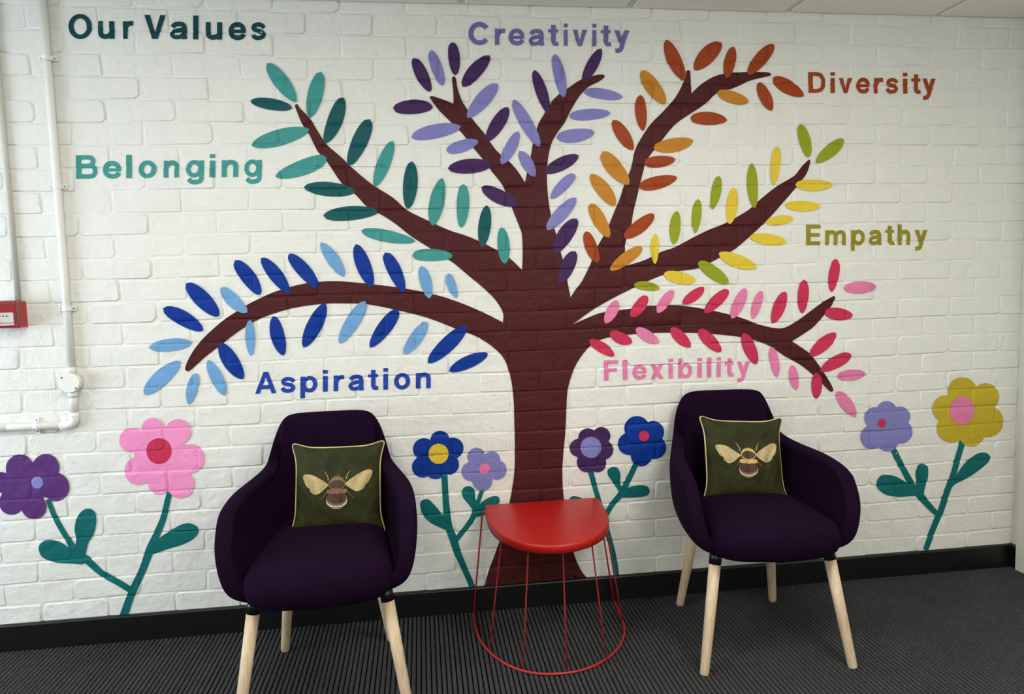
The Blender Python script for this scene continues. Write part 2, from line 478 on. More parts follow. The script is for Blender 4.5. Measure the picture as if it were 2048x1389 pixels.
for (a, b) in PANELS:
    q = empty('ceiling_light', (a, b, 2.22), 0, None, 'ceiling light')
    q['label'] = 'square white ceiling light panel at x %s side, %s row' % ('left' if a < 0 else 'right', 'near' if b > -3 else 'far')
    q['label'] = 'square white ceiling light with a shallow diffuser, %s one of the %s pair' % ('left' if a < 0 else 'right', 'nearer' if b > -3 else 'farther')
    bm = bmesh.new()
    for (x0, x1, y0, y1) in ((-.29, .29, -.29, -.27), (-.29, .29, .27, .29), (-.29, -.27, -.27, .27), (.27, .29, -.27, .27)): add_box(bm, x0, x1, y0, y1, -.002, .02)
    link('frame', bm_mesh(bm, False), M_PVC, q)
    link('diffuser', box(-.27, .27, -.27, .27, -.060, .012, .01), M_GLOW, q)  # glowing box dropped below the tiles, depth invented to brighten the ceiling

# ------------------------------------------------------------------ the mural
S = 2047/700.0
ORI = {'A': (0, 0), 'B': (650, 0), 'C': (1348, 0), 'D': (0, 450), 'E': (650, 450), 'F': (1348, 450), 'G': (0, 914), 'H': (650, 914), 'I': (1348, 914), 'P': None}
def px(cr, x, y):
    if cr == 'P': return (x, y)
    o = ORI[cr]; return (o[0]+x/S, o[1]+y/S)
def wp(cr, pts): return [wallp(*px(cr, x, y)) for x, y in pts]
COL = {
 'L': ('light teal', (64, 146, 142)), 'D': ('dark teal', (18, 84, 88)), 'P': ('dark purple', (66, 38, 86)), 'V': ('lavender', (128, 126, 188)),
 'R': ('rust orange', (156, 66, 30)), 'M': ('mustard orange', (192, 128, 42)), 'G': ('olive green', (148, 156, 36)), 'Y': ('yellow', (222, 194, 60)),
 'K': ('crimson pink', (196, 50, 84)), 'N': ('pale pink', (222, 124, 168)), 'U': ('royal blue', (8, 52, 142)), 'S': ('steel blue', (110, 158, 206)),
}
PM = {k: wallpaint('mural_'+v[0].replace(' ', '_'), v[1], .5, .05) for k, v in COL.items()}
PM['trunk'] = wallpaint('mural_trunk_maroon_brown', (74, 28, 30), .5, .05)
PM['stem'] = wallpaint('mural_stem_teal_green', (16, 102, 102), .5, .05)
PM['pink'] = wallpaint('mural_flower_pink', (238, 146, 196), .5, .03)
PM['plum'] = wallpaint('mural_flower_plum', (88, 50, 114), .5, .05)
PM['text_navy'] = wallpaint('mural_text_deep_teal', (14, 66, 72), .5, .04)
PM['text_blue'] = wallpaint('mural_text_blue', (36, 66, 160), .5, .04)

TRUNK = [(969.7,1171),(976,1144),(986.8,1115.8),(999,1081),(1011,1040),(1019,1003),(1026,965),(1029.6,925),(1028,826),(1025.5,785),(1020,751),(1009,720),(992,699.6),(957.8,675.7),(910,657),(855,636),(797,621),(735.5,609),(684,607),(645,608),(581,617.6),(520,638),(479,662),(441,691),(410,715),(379.6,742.4),(374,742),(371,739),(373,728.7),(386.4,703),(407,677),(444.5,643),(475,622.7),(503,605.6),(547,585),(598.4,569.7),(643,563.5),(684,563),(752.6,569.7),(814,578),(872,590),(923.6,607),(968,626),(1005.6,645),(1006.3,627.8),(997,609),(983.4,592),(961,571.4),(933.8,549),(903,523.5),(862,498),(821,472),(793.6,450),(766,431.6),(735.5,415.5),(711.5,390),(684,367.6),(655,325),(636,304),(619,270),(605,249.6),(595,225.7),(590.6,213.7),(591.5,210),(595,209),(602,219),(619,236),(636,263),(653,289),(684,316),(701,333),(742,367.6),(787,396.7),(814,420.6),(855,441),(896,460),(940.6,475),(988.6,498),(1019,516.7),(1044,540.6),(1045,501),(1043,467),(1034.8,444.6),(1022.8,413.8),(1005.7,372.8),(981.8,342),(964.6,318),(947.6,297.5),(923.6,266.8),(899.7,243),(879,222.3),(862,200),(859.3,195.6),(862,193),(867,193.6),(886,200),(907,208),(906.5,184.7),(903.8,157.3),(907.2,153.6),(911.6,157.3),(915,177.8),(923.6,201.8),(933.9,218.9),(944,237.7),(968,266.8),(992,301),(1019.4,325),(1036.5,345.5),(1049.5,366),(1053.6,345.5),(1062,307.8),(1065.6,287),(1075.8,249.7),(1089.5,225.7),(1101.5,205),(1116.9,189.8),(1139,174.4),(1163,159),(1193.8,150.5),(1206,150),(1208.8,153),(1207,157),(1197,164),(1176.7,174.4),(1159.6,191.5),(1142.5,218.9),(1128.8,246),(1111.7,270),(1101.4,290.7),(1094.6,324.9),(1094,372.8),(1098.7,417),(1108,455),(1120,501),(1128.8,535.5),(1135.6,569.7),(1140.4,595.4),(1149,581.7),(1163,562.9),(1180,528.7),(1193.8,494.5),(1214,458),(1228,424),(1238,400),(1248.5,369),(1262,335),(1269,301),(1286,270),(1303,246),(1327,222),(1350,195),(1365,167.6),(1371,154),(1372.5,143),(1376,141),(1379.5,143),(1381.5,188),(1399,171),(1426.7,153.9),(1457.5,146.4),(1491.7,145.3),(1529,145.3),(1538,147),(1540.6,149.8),(1538,153),(1525.9,155.6),(1498.5,162.4),(1464,177.8),(1433.5,186.4),(1409.6,208.6),(1378.8,229),(1348,251),(1313.5,294),(1293,321),(1282.7,355.6),(1275.8,383),(1265.6,427.5),(1262,451),(1253.6,470.5),(1249,498),(1248.5,532),(1262,529),(1289.6,520),(1320,504.7),(1350,494.5),(1382,477),(1416.5,460),(1447,448),(1495,420.7),(1522.5,396.8),(1553,372.8),(1587.5,352),(1601,335),(1616,320),(1619,321),(1619,328),(1611.4,348.9),(1601,362.6),(1590.9,376),(1567,403.6),(1539.6,434.4),(1519,455),(1502,470.5),(1467.8,499.6),(1426.7,521.8),(1396,537),(1348,544),(1310,556),(1265.6,576.6),(1224.6,597),(1183.6,621),(1159.6,638),(1145,649),(1170,638),(1200.6,626),(1248.5,619.3),(1299.8,612),(1350,610.8),(1382,614),(1430,622.7),(1478,634.7),(1519,650),(1553,656.9),(1570,655),(1594,641.5),(1621.6,621),(1645.5,603.9),(1662.6,593.6),(1667.5,592.5),(1668.5,596),(1662.6,610.7),(1649,627.8),(1628.4,651.8),(1608,667),(1583,682.5),(1597.6,692.8),(1614.7,704.8),(1631.8,723.6),(1645.5,744),(1659,764.6),(1666,780),(1663,784),(1657.5,781.7),(1642,766),(1621.6,747.5),(1597.6,728.7),(1566.9,711.6),(1539.5,692.8),(1508.7,680.8),(1478,674),(1433.5,668.9),(1382,666),(1313,666),(1265.6,668.9),(1214,675.7),(1183.5,689.4),(1159.6,716.7),(1144,747.5),(1134,785),(1132,826),(1130.5,860),(1124.7,925),(1124.7,965),(1127,996),(1135.6,1051),(1149,1112),(1163,1143),(1173,1155)]
def smooth_loop(pts, sharp=set(), n=3):
    """rounded resampling that keeps acute corners"""
    P = [np.array(p, float) for p in pts]; m = len(P); out = []
    for i in range(m):
        a, b, c, d = P[(i-1) % m], P[i], P[(i+1) % m], P[(i+2) % m]
        def corner(u, v, w):
            e, f = v-u, w-v; ne, nf = np.linalg.norm(e), np.linalg.norm(f)
            return ne < 1e-6 or nf < 1e-6 or np.dot(e, f)/(ne*nf) < .35
        cb, cc = corner(a, b, c), corner(b, c, d)
        L = np.linalg.norm(c-b)
        for k in range(n):
            t = k/n
            m0 = (c-a)/2 if not cb else (c-b)
            m1 = (d-b)/2 if not cc else (c-b)
            for mm in (m0, m1):
                pass
            n0, n1 = np.linalg.norm(m0), np.linalg.norm(m1)
            if n0 > L: m0 = m0*L/n0
            if n1 > L: m1 = m1*L/n1
            out.append(tuple((2*t**3-3*t*t+1)*b+(t**3-2*t*t+t)*m0+(-2*t**3+3*t*t)*c+(t**3-t*t)*m1))
    return out
tx, tz = wallp(1080, 1160)
tree = empty('painted_tree', (tx, 0, tz), 0, 'big mural tree with maroon-brown trunk and many coloured leaves on the brick wall', 'mural')
paint('trunk', [[wallp(*p) for p in smooth_loop(TRUNK, n=3)]], .0023, PM['trunk'], tree)
LEAVES = '''
L A 1565 372 1735 598 95;L A 1878 422 1812 690 95;D A 1466 592 1712 635 72;D A 2010 572 1900 843 95;L A 1812 760 1472 852 100;L A 1912 925 1612 1035 98;
D B 262 700 140 972 98;L B 398 826 290 1095 82;D B 508 945 485 1225 90;L B 685 1042 628 1322 92;L B 808 1078 797 1335 78;D B 945 1202 918 1450 78;L E 1032 14 1050 228 76;
D A 1778 1098 2082 1122 88;D A 1892 1262 2216 1240 88;L E 212 34 530 97 75;L E 510 178 748 182 76;
P B 515 342 618 540 78;V B 620 296 690 506 70;P B 745 250 762 445 72;P B 962 328 803 510 88;V B 1008 492 830 692 92;P B 398 632 632 628 90;V B 505 805 795 742 88;V B 710 882 897 828 75;
P B 1070 630 942 832 85;V B 1132 770 1030 962 72;P B 718 988 972 966 92;P B 915 1095 1125 1200 88;V B 1135 886 1225 1035 72;
V B 1102 585 1255 862 78;P B 1222 413 1305 668 72;V B 1342 318 1395 573 72;P B 1612 288 1505 482 72;V B 1510 538 1738 572 66;V B 1427 682 1668 663 70;V B 1352 808 1575 775 85;P B 1482 910 1282 1012 82;
V B 1460 1020 1318 1165 68;V B 1468 1158 1295 1345 82;P B 1472 1280 1340 1481 95;P E 1462 155 1372 345 88;
R C -50 235 58 475 90;R C 272 250 115 412 100;R C 342 276 303 460 72;R C 578 260 425 442 82;R C 575 455 755 565 85;R C 490 485 570 650 75;M C 250 540 433 600 75;R C 92 690 308 705 82;
M B 1918 868 2153 825 88;R B 1865 955 2047 935 72;R B 1832 1095 2058 1040 82;M B 1848 415 1985 612 92;R B 1840 558 1858 768 72;R B 1680 705 1800 880 82;M B 1620 888 1775 1082 100;M B 1552 1020 1695 1205 88;
M B 1548 1192 1660 1391 82;R E 1522 38 1592 222 75;R B 1922 1252 1745 1394 82;M E 1850 128 1665 268 76;
G C 735 727 783 925 72;G C 985 815 823 955 78;Y C 598 857 578 1088 62;G C 450 955 468 1220 68;Y C 345 1098 320 1314 72;G C 260 1030 218 1228 62;G C 138 1166 120 1366 60;G C 15 1235 -5 1432 68;
Y E 1925 52 1928 230 52;Y C 705 1080 925 1085 72;Y C 645 1200 855 1210 66;Y C 535 1305 695 1278 60;Y F 438 68 655 100 70;Y F 258 165 482 252 82;Y F -63 285 122 328 76;G F 138 218 315 342 80;G E 1802 350 1955 372 56;
N E 1705 440 1638 577 70;K E 1882 415 1785 538 72;N E 2035 382 1938 515 65;K F 172 365 45 462 66;K F 315 380 175 515 72;N F 415 370 335 550 72;N F 508 385 455 552 58;K F 648 390 570 577 76;K F 755 320 745 518 70;
K F 942 198 915 394 66;N F 985 370 1182 362 76;K F 875 515 1040 530 78;K F 945 632 788 765 78;K F 1032 758 850 855 78;N F 950 885 1117 868 68;K F 825 862 830 1018 68;N F 948 975 1058 1122 76;N F 685 820 712 966 58;
N F 568 713 597 892 58;K F 400 633 480 816 78;K F 142 612 272 742 76;K F -21 602 95 716 72;N E 1815 608 1952 688 70;K E 1663 630 1795 688 72;K E 1545 672 1690 768 66;
U D 1378 207 1525 410 92;U D 1530 193 1695 398 85;U D 1690 170 1862 368 85;S D 1878 103 2015 303 78;U E 182 113 275 364 92;U E 352 162 462 395 85;S E 562 240 612 430 74;S E 718 284 770 428 58;S D 1292 370 1450 512 80;
U D 1092 340 1285 535 100;U D 958 487 1192 618 92;S D 875 715 1124 690 78;S D 848 990 1055 797 98;S D 1150 866 1108 1050 70;S D 1218 790 1320 997 78;U D 1287 692 1425 902 100;S D 1465 555 1470 767 62;
U D 1600 533 1660 765 88;U D 1905 458 1775 717 95;S E 235 446 85 694 88;U E 430 496 262 717 88;S E 600 568 460 757 80;U E 828 590 600 808 92;U E 952 752 725 855 78
'''
rl = random.Random(11)
for s in LEAVES.replace('\n', '').split(';'):
    if not s.strip(): continue
    c, cr, x1, y1, x2, y2, w = s.split(); x1, y1, x2, y2, w = map(float, (x1, y1, x2, y2, w))
    a, b = np.array((x1, y1)), np.array((x2, y2)); d = b-a; Ln = np.linalg.norm(d); u = d/Ln; nrm = np.array((-u[1], u[0]))
    pts = []; N = 18; k1, k2 = rl.uniform(-.22, .05), rl.uniform(-.22, .05); ex = rl.uniform(.53, .63)
    sk = rl.uniform(-.06, .06)
    for side, kk in ((1, k1), (-1, k2)):
        for i in range(N):
            t = i/N; tt = t if side == 1 else 1-t
            ph = tt**(1+kk); hw = .47*w*(4*ph*(1-ph))**ex
            pts.append(tuple(a+u*Ln*tt+nrm*(side*hw+sk*w*math.sin(PI*tt))))
    # ends rounded off by brush: pull the tips in a touch is left out, they are pointed
    paint('leaf', [wp(cr, pts)], .0034, PM[c], tree, COL[c][0]+' leaf')

# flowers: lobes (x, y, r) in pixels of the photograph -> union outline
def lobes_loop(cx, cy, lobes, n=110):
    out = []
    for i in range(n):
        a = 2*PI*i/n; ux, uy = math.cos(a), math.sin(a); best = 0
        for (x, y, r) in lobes:
            dx, dy = x-cx, y-cy; bq = dx*ux+dy*uy; disc = r*r-(dx*dx+dy*dy-bq*bq)
            if disc > 0: best = max(best, bq+math.sqrt(disc))
        out.append((cx+ux*max(best, 5), cy+uy*max(best, 5)))
    return out
def ribbon(pts, w):
    P = catmull(pts, 4); W = catmull([(k, 0) for k in w], 4) if isinstance(w, (list, tuple)) else [(w, 0)]*len(P)
    Lf, Rt = [], []
    for i, p in enumerate(P):
        t = P[min(i+1, len(P)-1)]-P[max(i-1, 0)]; t = t/np.linalg.norm(t); n_ = np.array((-t[1], t[0]))
        h = float(W[i][0])/2
        Lf.append(tuple(p+n_*h)); Rt.append(tuple(p-n_*h))
    return Lf+Rt[::-1]
FL = [
 dict(lab='mural flower at far left with plum petals, small lavender centre and teal stem', petal='plum', cen='V', c=(76,965,12,12), lobes=[(41,937,28),(93,935,27),(112,974,28),(70,1013,25),(25,1004,25),(4,965,21),(60,965,40)],
      stem=('G',[(285,245),(330,360),(400,480),(450,560),(510,600),(600,680),(700,735),(772,780)],[30,32,34,44,44,36,36,38]),
      leaves=[('G',[(440,560),(448,480),(440,420),(455,350),(490,310),(530,303),(560,330),(567,380),(550,450),(520,500),(500,570),(470,590)]),('G',[(450,562),(400,525),(340,492),(270,487),(232,520),(240,570),(280,602),(350,618),(430,622),(490,625),(505,595)])]),
 dict(lab='large bright pink mural flower with crimson centre, left of the left armchair', petal='pink', cen='K', c=(319,902,25,26), lobes=[(307,858.6,23),(357,864,26),(381,917,29),(362.5,968.7,27),(320,965,23),(278.7,941,28),(265,881,25),(320,912,50)],
      stem=('G',[(995,205),(960,350),(925,440),(880,540),(840,650),(790,760),(760,830),(725,930)],[32,36,40,48,42,44,44,48]),
      leaves=[('G',[(880,570),(930,480),(1000,430),(1060,395),(1110,385),(1155,405),(1162,440),(1130,480),(1060,515),(990,535),(900,568)])]),
 dict(lab='blue mural flower with yellow centre beside the left armchair', petal='U', cen='Y', c=(877,907.5,20,20.5), lobes=[(880,881,19.5),(906,896,21),(898,929,20),(870.6,938,20),(845,934,21),(848,898,22),(875,910,34)],
      stem=('H',[(697,95),(703,200),(710,300),(722,400),(750,480),(775,560),(810,640),(864,765)],[38,36,40,44,46,42,36,34]),
      leaves=[('H',[(560,300),(560,262),(600,245),(640,280),(690,340),(715,380),(735,440),(680,415),(620,385),(575,340)])]),
 dict(lab='small lavender mural flower with pink centre, beside the foot of the tree trunk', petal='V', cen='N', c=(968.7,937,10.5,10.5), lobes=[(952.6,913,18),(983.4,920,17),(993.7,940,19.5),(964.6,961.9,20),(942,943,19),(968,935,24)],
      stem=('H',[(922,185),(885,290),(860,360),(810,430),(765,488)],[24,28,32,30,30]),
      leaves=[('H',[(880,345),(850,290),(810,240),(800,200),(820,175),(850,172),(875,195),(878,240),(888,270),(895,330)]),('H',[(878,310),(920,260),(970,232),(1010,230),(1022,255),(1010,275),(960,290),(935,310),(930,335),(870,352)])]),
 dict(lab='dark plum mural flower with lavender centre, just right of the tree trunk', petal='P', cen='V', c=(1181,894.6,21,21), lobes=[(1175,875.7,19),(1202,872,18),(1207,899.7,19),(1193.7,926,18),(1173,924,20),(1156.8,895.6,18),(1181,899,30)],
      stem=('H',[(1550,80),(1575,170),(1598,250),(1620,340),(1645,420),(1668,500),(1692,600),(1706,705)],[32,30,30,30,30,30,28,30]),
      leaves=[('H',[(1590,300),(1520,250),(1480,232),(1445,228),(1425,245),(1440,280),(1500,310),(1600,335)])]),
 dict(lab='blue mural flower with crimson centre, between the trunk and the right armchair', petal='U', cen='K', c=(1286.7,871.6,10.5,10.5), lobes=[(1273,857,25),(1305,864,22),(1308,894.6,23),(1282,911.6,21),(1257,887.7,22),(1283,885,34)],
      stem=('H',[(1818,40),(1775,130),(1730,215),(1680,275),(1640,340),(1622,360)],[32,34,36,32,30,28]),
      leaves=[('H',[(1725,215),(1690,160),(1655,110),(1650,75),(1680,57),(1710,65),(1725,100),(1725,150),(1745,200)]),('H',[(1720,215),(1770,180),(1830,165),(1880,170),(1897,200),(1880,225),(1820,235),(1718,238)])]),
 dict(lab='lavender mural flower with small crimson centre, right of the right armchair', petal='V', cen='K', c=(1761,846,8,9), lobes=[(1772,822.7,20.5),(1798.7,833,20),(1800,863.8,23.5),(1773.7,881,22),(1743,874,24.5),(1748,836,21.5),(1772,852,38)],
      stem=('I',[(1268,-66),(1330,60),(1390,170),(1430,220),(1490,290),(1535,335)],[34,35,40,44,36,30]),
      leaves=[('I',[(1400,215),(1412,150),(1405,90),(1425,50),(1455,40),(1478,60),(1478,120),(1460,190),(1455,235),(1430,240)]),('I',[(1405,185),(1340,140),(1280,110),(1210,105),(1180,140),(1185,180),(1230,218),(1300,232),(1380,228),(1432,225)])]),
 dict(lab='large yellow mural flower with pink centre near the right-hand corner', petal='Y', cen='N', c=(1921.8,821,24.5,28), lobes=[(1922.5,783.4,29),(1968.6,793.6,27),(1973.8,843,31),(1941,867,26),(1902,855,30),(1890,817.6,27),(1930,825,45)],
      stem=('I',[(1688,-105),(1645,40),(1615,140),(1580,240),(1545,340),(1500,450),(1465,542)],[34,34,36,36,36,34,32]),
      leaves=[('I',[(1600,180),(1640,110),(1690,40),(1730,5),(1775,-22),(1820,-24),(1845,0),(1835,30),(1790,70),(1720,120),(1640,160),(1612,190)])]),
]
PM['Yf'] = wallpaint('mural_flower_golden_yellow', (190, 168, 46), .5, .04)
for fi, fdef in enumerate(FL):
    s = fdef['stem']; bx = px(s[0], *s[1][-1]); ex_, ez_ = wallp(*bx)
    root = empty('painted_flower', (ex_, 0, ez_), 0, fdef['lab'], 'mural flower')
    pm = 'Yf' if fdef['petal'] == 'Y' else fdef['petal']
    cx_, cy_, rx_, ry_ = fdef['c']
    mx_, my_ = np.mean([l[:2] for l in fdef['lobes']], axis=0)
    paint('petals', [[wallp(*p) for p in lobes_loop(mx_, my_, fdef['lobes'])]], .0031, PM[pm], root)
    paint('flower_centre', [[wallp(cx_+rx_*math.cos(a), cy_+ry_*math.sin(a)) for a in np.linspace(0, 2*PI, 40, endpoint=False)]], .0041, PM[fdef['cen']], root)
    paint('stem', [wp(s[0], ribbon(s[1], s[2]))], .0018+.00022*(fi % 2), PM['stem'], root)
    for li, (cr, pts) in enumerate(fdef['leaves']):
        paint('leaf', [wp(cr, smooth_loop(pts, n=4))], .0024+.0003*li, PM['stem'], root)

# ------------------------------------------------------------------ painted words
def _rect(x0, y0, x1, y1): return [[(x0, y0), (x1, y0), (x1, y1), (x0, y1)]]
def _st(w, *pts): 
    P = catmull(pts, 6); out = []
    for i in range(0, len(P)-1):       # chain of short overlapping quads: no self-crossing outline
        pass
    Lf, Rt = [], []
    for i, p in enumerate(P):
        t = P[min(i+1, len(P)-1)]-P[max(i-1, 0)]; t = t/np.linalg.norm(t); n_ = np.array((-t[1], t[0]))
        Lf.append(tuple(p+n_*w/2)); Rt.append(tuple(p-n_*w/2))
    return [Lf+Rt[::-1]]
def _el(cx, cy, rx, ry, n=44): return [(cx+rx*math.cos(2*PI*i/n), cy+ry*math.sin(2*PI*i/n)) for i in range(n)]
def _arc(cx, cy, rx, ry, a0, a1, n=12): return [(cx+rx*math.cos(math.radians(a)), cy+ry*math.sin(math.radians(a))) for a in np.linspace(a0, a1, n)]
XH, T = .73, .215
def _arch(x0, x1, t=T): return _st(t*.96, (x0, .40), (x0+.06, .555), (x0+(x1-x0)*.5+.02, .64), (x1-.045, .585), (x1, .44), (x1, .2), (x1, 0))
GLY = {
 'O': [[_el(.49, .5, .49, .52), _el(.49, .5, .275, .335)]],
 'o': [[_el(.375, .365, .375, .385), _el(.375, .365, .165, .20)]],
 'l': [_rect(0, 0, T, 1)], 'i': [_rect(0, 0, T, .72), _rect(0, .83, T, .995)],
 'n': [_rect(0, 0, T, XH), _arch(.1075, .5825)], 'h': [_rect(0, 0, T, 1), _arch(.1075, .5825)],
 'u': [[[(.69-x, XH-y) for x, y in L] for L in g_] for g_ in (_rect(0, 0, T, XH), _arch(.1075, .5825))],
 'm': [_rect(0, 0, .19, XH), _arch(.095, .50, .19), _arch(.50, .905, .19)],
 'r': [_rect(0, 0, T, XH), _st(.20, (.115, .36), (.17, .53), (.30, .635), (.49, .635))],
 'p': [_rect(0, -.28, T, XH), [_el(.43, .365, .36, .385), _el(.42, .365, .165, .20)]],
 'b': [_rect(0, 0, T, 1), [_el(.43, .365, .36, .385), _el(.42, .365, .165, .20)]],
 'g': [[_el(.36, .37, .36, .38), _el(.37, .37, .165, .20)], _rect(.575, .05, .79, XH), _st(.20, (.688, .12), (.68, -.04), (.62, -.15), (.46, -.20), (.26, -.19), (.12, -.07))],
 'e': [_st(.195, (.635, .33), (.625, .47), (.53, .60), (.36, .65), (.19, .58), (.10, .37), (.18, .16), (.37, .085), (.55, .12), (.65, .24)), _rect(.12, .30, .73, .43)],
 'a': [_st(.195, (.10, .50), (.19, .61), (.36, .645), (.51, .60), (.56, .46), (.56, .2), (.575, .0)), _st(.17, (.56, .42), (.36, .385), (.17, .335), (.09, .22), (.16, .10), (.32, .085), (.47, .15), (.56, .28))],
 's': [_st(.18, (.60, .50), (.52, .60), (.35, .65), (.18, .605), (.12, .52), (.18, .43), (.35, .385), (.52, .325), (.585, .225), (.51, .125), (.34, .085), (.17, .12), (.09, .24))],
 't': [_rect(.14, .17, .355, .93), _st(.185, (.2475, .22), (.275, .115), (.36, .09), (.48, .10)), _rect(0, .59, .47, .73)],
 'v': [[[(0, XH), (.22, XH), (.345, .24), (.47, XH), (.69, XH), (.44, 0), (.25, 0)]]],
 'y': [[[(0, XH), (.23, XH), (.42, .16), (.30, -.02)]], [[(.46, XH), (.69, XH), (.42, -.02), (.24, .08)]], _st(.2, (.37, .12), (.31, -.08), (.22, -.17), (.04, -.19))],
 'x': [[[(0, XH), (.24, XH), (.69, 0), (.45, 0)]], [[(.45, XH), (.69, XH), (.24, 0), (0, 0)]]],
 'A': [[[(0, 0), (.38, 1), (.60, 1), (.98, 0), (.76, 0), (.49, .76), (.22, 0)]], [[(.25, .2), (.73, .2), (.67, .38), (.31, .38)]]],
 'V': [[[(0, 1), (.23, 1), (.445, .28), (.66, 1), (.89, 1), (.56, 0), (.33, 0)]]],
 'B': [_rect(0, 0, .22, 1), _st(.185, (.1, .9075), (.32, .9075), (.52, .905), (.66, .86), (.71, .73), (.65, .60), (.52, .545), (.1, .54)), _st(.185, (.1, .54), (.35, .54), (.6, .535), (.74, .47), (.79, .32), (.73, .15), (.6, .095), (.35, .0925), (.1, .0925))],
 'C': [_st(.21, *_arc(.47, .5, .365, .41, 36, 322, 14))],
 'D': [_rect(0, 0, .22, 1), _st(.19, (.1, .905), (.25, .905), (.42, .90), (.60, .83), (.70, .66), (.715, .5), (.70, .34), (.60, .17), (.42, .10), (.25, .095), (.1, .095))],
 'E': [_rect(0, 0, .22, 1), _rect(0, .81, .69, 1), _rect(0, .41, .65, .59), _rect(0, 0, .68, .19)],
 'F': [_rect(0, 0, .22, 1), _rect(0, .81, .70, 1), _rect(0, .43, .63, .60)],
}
def word(name_label, text, ext, base0, base1, cap, mat, cf):
    """ext: ink extents (left,right) px of each letter; base0/base1: baseline px at first/last letter; cap: cap height px"""
    X0, X1 = ext[0][0], ext[-1][1]
    ox, oz = wallp((X0+X1)/2, (base0+base1)/2)
    root = empty('painted_word', (ox, 0, oz), 0, name_label, 'wall lettering')
    i = 0
    for ch in text:
        if ch == ' ': continue
        a, b = ext[i]; i += 1
        g = GLY[ch]; A = np.array([p for grp in g for L in grp for p in L]); gx0, gx1 = A[:, 0].min(), A[:, 0].max()
        loops, groups = [], []
        for grp in g:
            gi = []
            for L in grp:
                Q = []
                for (x, y) in L:
                    X = a+(x-gx0)/(gx1-gx0)*(b-a); t = (X-X0)/(X1-X0); bl = base0+(base1-base0)*t
                    Q.append(wallp(X, bl-y*cap))
                gi.append(len(loops)); loops.append(Q)
            groups.append(gi)
        paint('letter', loops, .0019, mat, root, groups=groups)
def ex(f, *pairs): return [(f(a), f(b)) for a, b in pairs]
fA = lambda x: x/S
fB = lambda x: 650+x/S
fC = lambda x: 1348+x/S
word('deep teal heading reading Our Values at the top left of the wall', 'Our Values', ex(fA, (403,540),(575,672),(722,783),(848,972),(998,1098),(1132,1163),(1205,1302),(1338,1440),(1470,1556)), 77.5, 81.5, 48, PM['text_navy'], 1)
word('light teal word Belonging painted left of the teal-leaved branch', 'Belonging', ex(fA, (447,572),(603,710),(740,773),(812,918),(960,1050),(1090,1195),(1228,1260),(1298,1395),(1430,1532)), 357.8, 354, 46.5, PM['L'], .95)
word('lavender word Creativity painted at the top above the tree', 'Creativity', ex(fB, (838,955),(993,1052),(1072,1165),(1190,1280),(1303,1365),(1395,1418),(1447,1530),(1562,1585),(1610,1672),(1690,1778)), 90.5, 94.5, 45, wallpaint('mural_text_slate_lavender', (108, 106, 160), .5, .04), .95)
word('rust orange word Diversity painted at the upper right', 'Diversity', ex(fC, (783,882),(913,938),(962,1038),(1062,1140),(1165,1218),(1235,1307),(1338,1362),(1385,1440),(1450,1527)), 186.4, 188.5, 42, PM['R'], .95)
word('olive green word Empathy painted right of the yellow-leaved branch', 'Empathy', [(1600+a/7.585, 1600+b/7.585) for a, b in ((87,303),(375,690),(767,975),(1035,1228),(1282,1425),(1475,1660),(1725,1920))], 490.8, 490, 41, wallpaint('mural_text_olive', (146, 136, 40), .5, .04), .95)
word('blue word Aspiration painted above the left armchair', 'Aspiration', [(500+a/5.389, 500+b/5.389) for a, b in ((58,287),(332,492),(545,728),(787,840),(903,1017),(1063,1228),(1273,1385),(1437,1488),(1553,1727),(1787,1948))], 787.8, 776.5, 43, PM['text_blue'], .95)
word('pale pink word Flexibility painted above the right armchair', 'Flexibility', [(1190+a/6.206, 1190+b/6.206) for a, b in ((107,283),(340,397),(457,633),(680,848),(907,962),(1027,1200),(1265,1322),(1383,1440),(1505,1557),(1607,1720),(1757,1920))], 761.3, 752.5, 40, PM['N'], .85)

# ------------------------------------------------------------------ conduits on the wall
def saddle(parent, x, z, r, ax='v', yc=-.0155):
    """two-lug saddle clip around a conduit (vertical: lugs left/right)"""
    w = .0075; n = 12; V, Fc = [], []
    prof = [(-.028, -.0080), (-r-.003, -.0080)]+[(-(r+.0018)*math.cos(PI*k/n), yc-(r+.0018)*math.sin(PI*k/n)) for k in range(0, n+1)]+[(r+.003, -.0080), (.028, -.0080)]
    prof2 = [(-.028, -.0108), (-r-.004, -.0108)]+[(-(r+.0036)*math.cos(PI*k/n), yc-(r+.0036)*math.sin(PI*k/n)) for k in range(0, n+1)]+[(r+.004, -.0108), (.028, -.0108)]
    m = len(prof)
    for P_, in ((prof,), (prof2,)):
        for (a, y) in P_:
            for s in (-w, w):
                V.append((a, y, s) if ax == 'v' else (s, y, a))
    for i in range(m-1):
        a = 2*i; b = 2*(i+1); c = 2*m
        Fc += [(a, b, b+1, a+1), (c+a, c+a+1, c+b+1, c+b), (a, c+a, c+b, b), (a+1, b+1, c+b+1, c+a+1)]
    Fc += [(0, 1, 2*m+1, 2*m), (2*m-2, 4*m-2, 4*m-1, 2*m-1)]
    o = link('saddle_clip', mesh_from(V, Fc, False), M_PVC, parent); o.location = (x-parent.location.x, -parent.location.y, z-parent.location.z)
    for s in (-1, 1):
        d = tube([(0, 0, 0), (0, -.0022, 0)], .0022, 8)
        q = link('screw', d, M_SCREW, o); q.location = (s*.0205, -.0106, 0) if ax == 'v' else (0, -.0106, s*.0205)
CR = .0125
cX = -1.186
cond = empty('cable_conduit', (cX, -.016, .79), 0, 'white round conduit running down the wall left of the heading, bending left at its foot', 'conduit')
def cl(name, me, mat=M_PVC, par=cond):
    o = link(name, me, mat, par); return o
pl = cond.location
def rel(pts): return [Vector(p)-pl for p in pts]
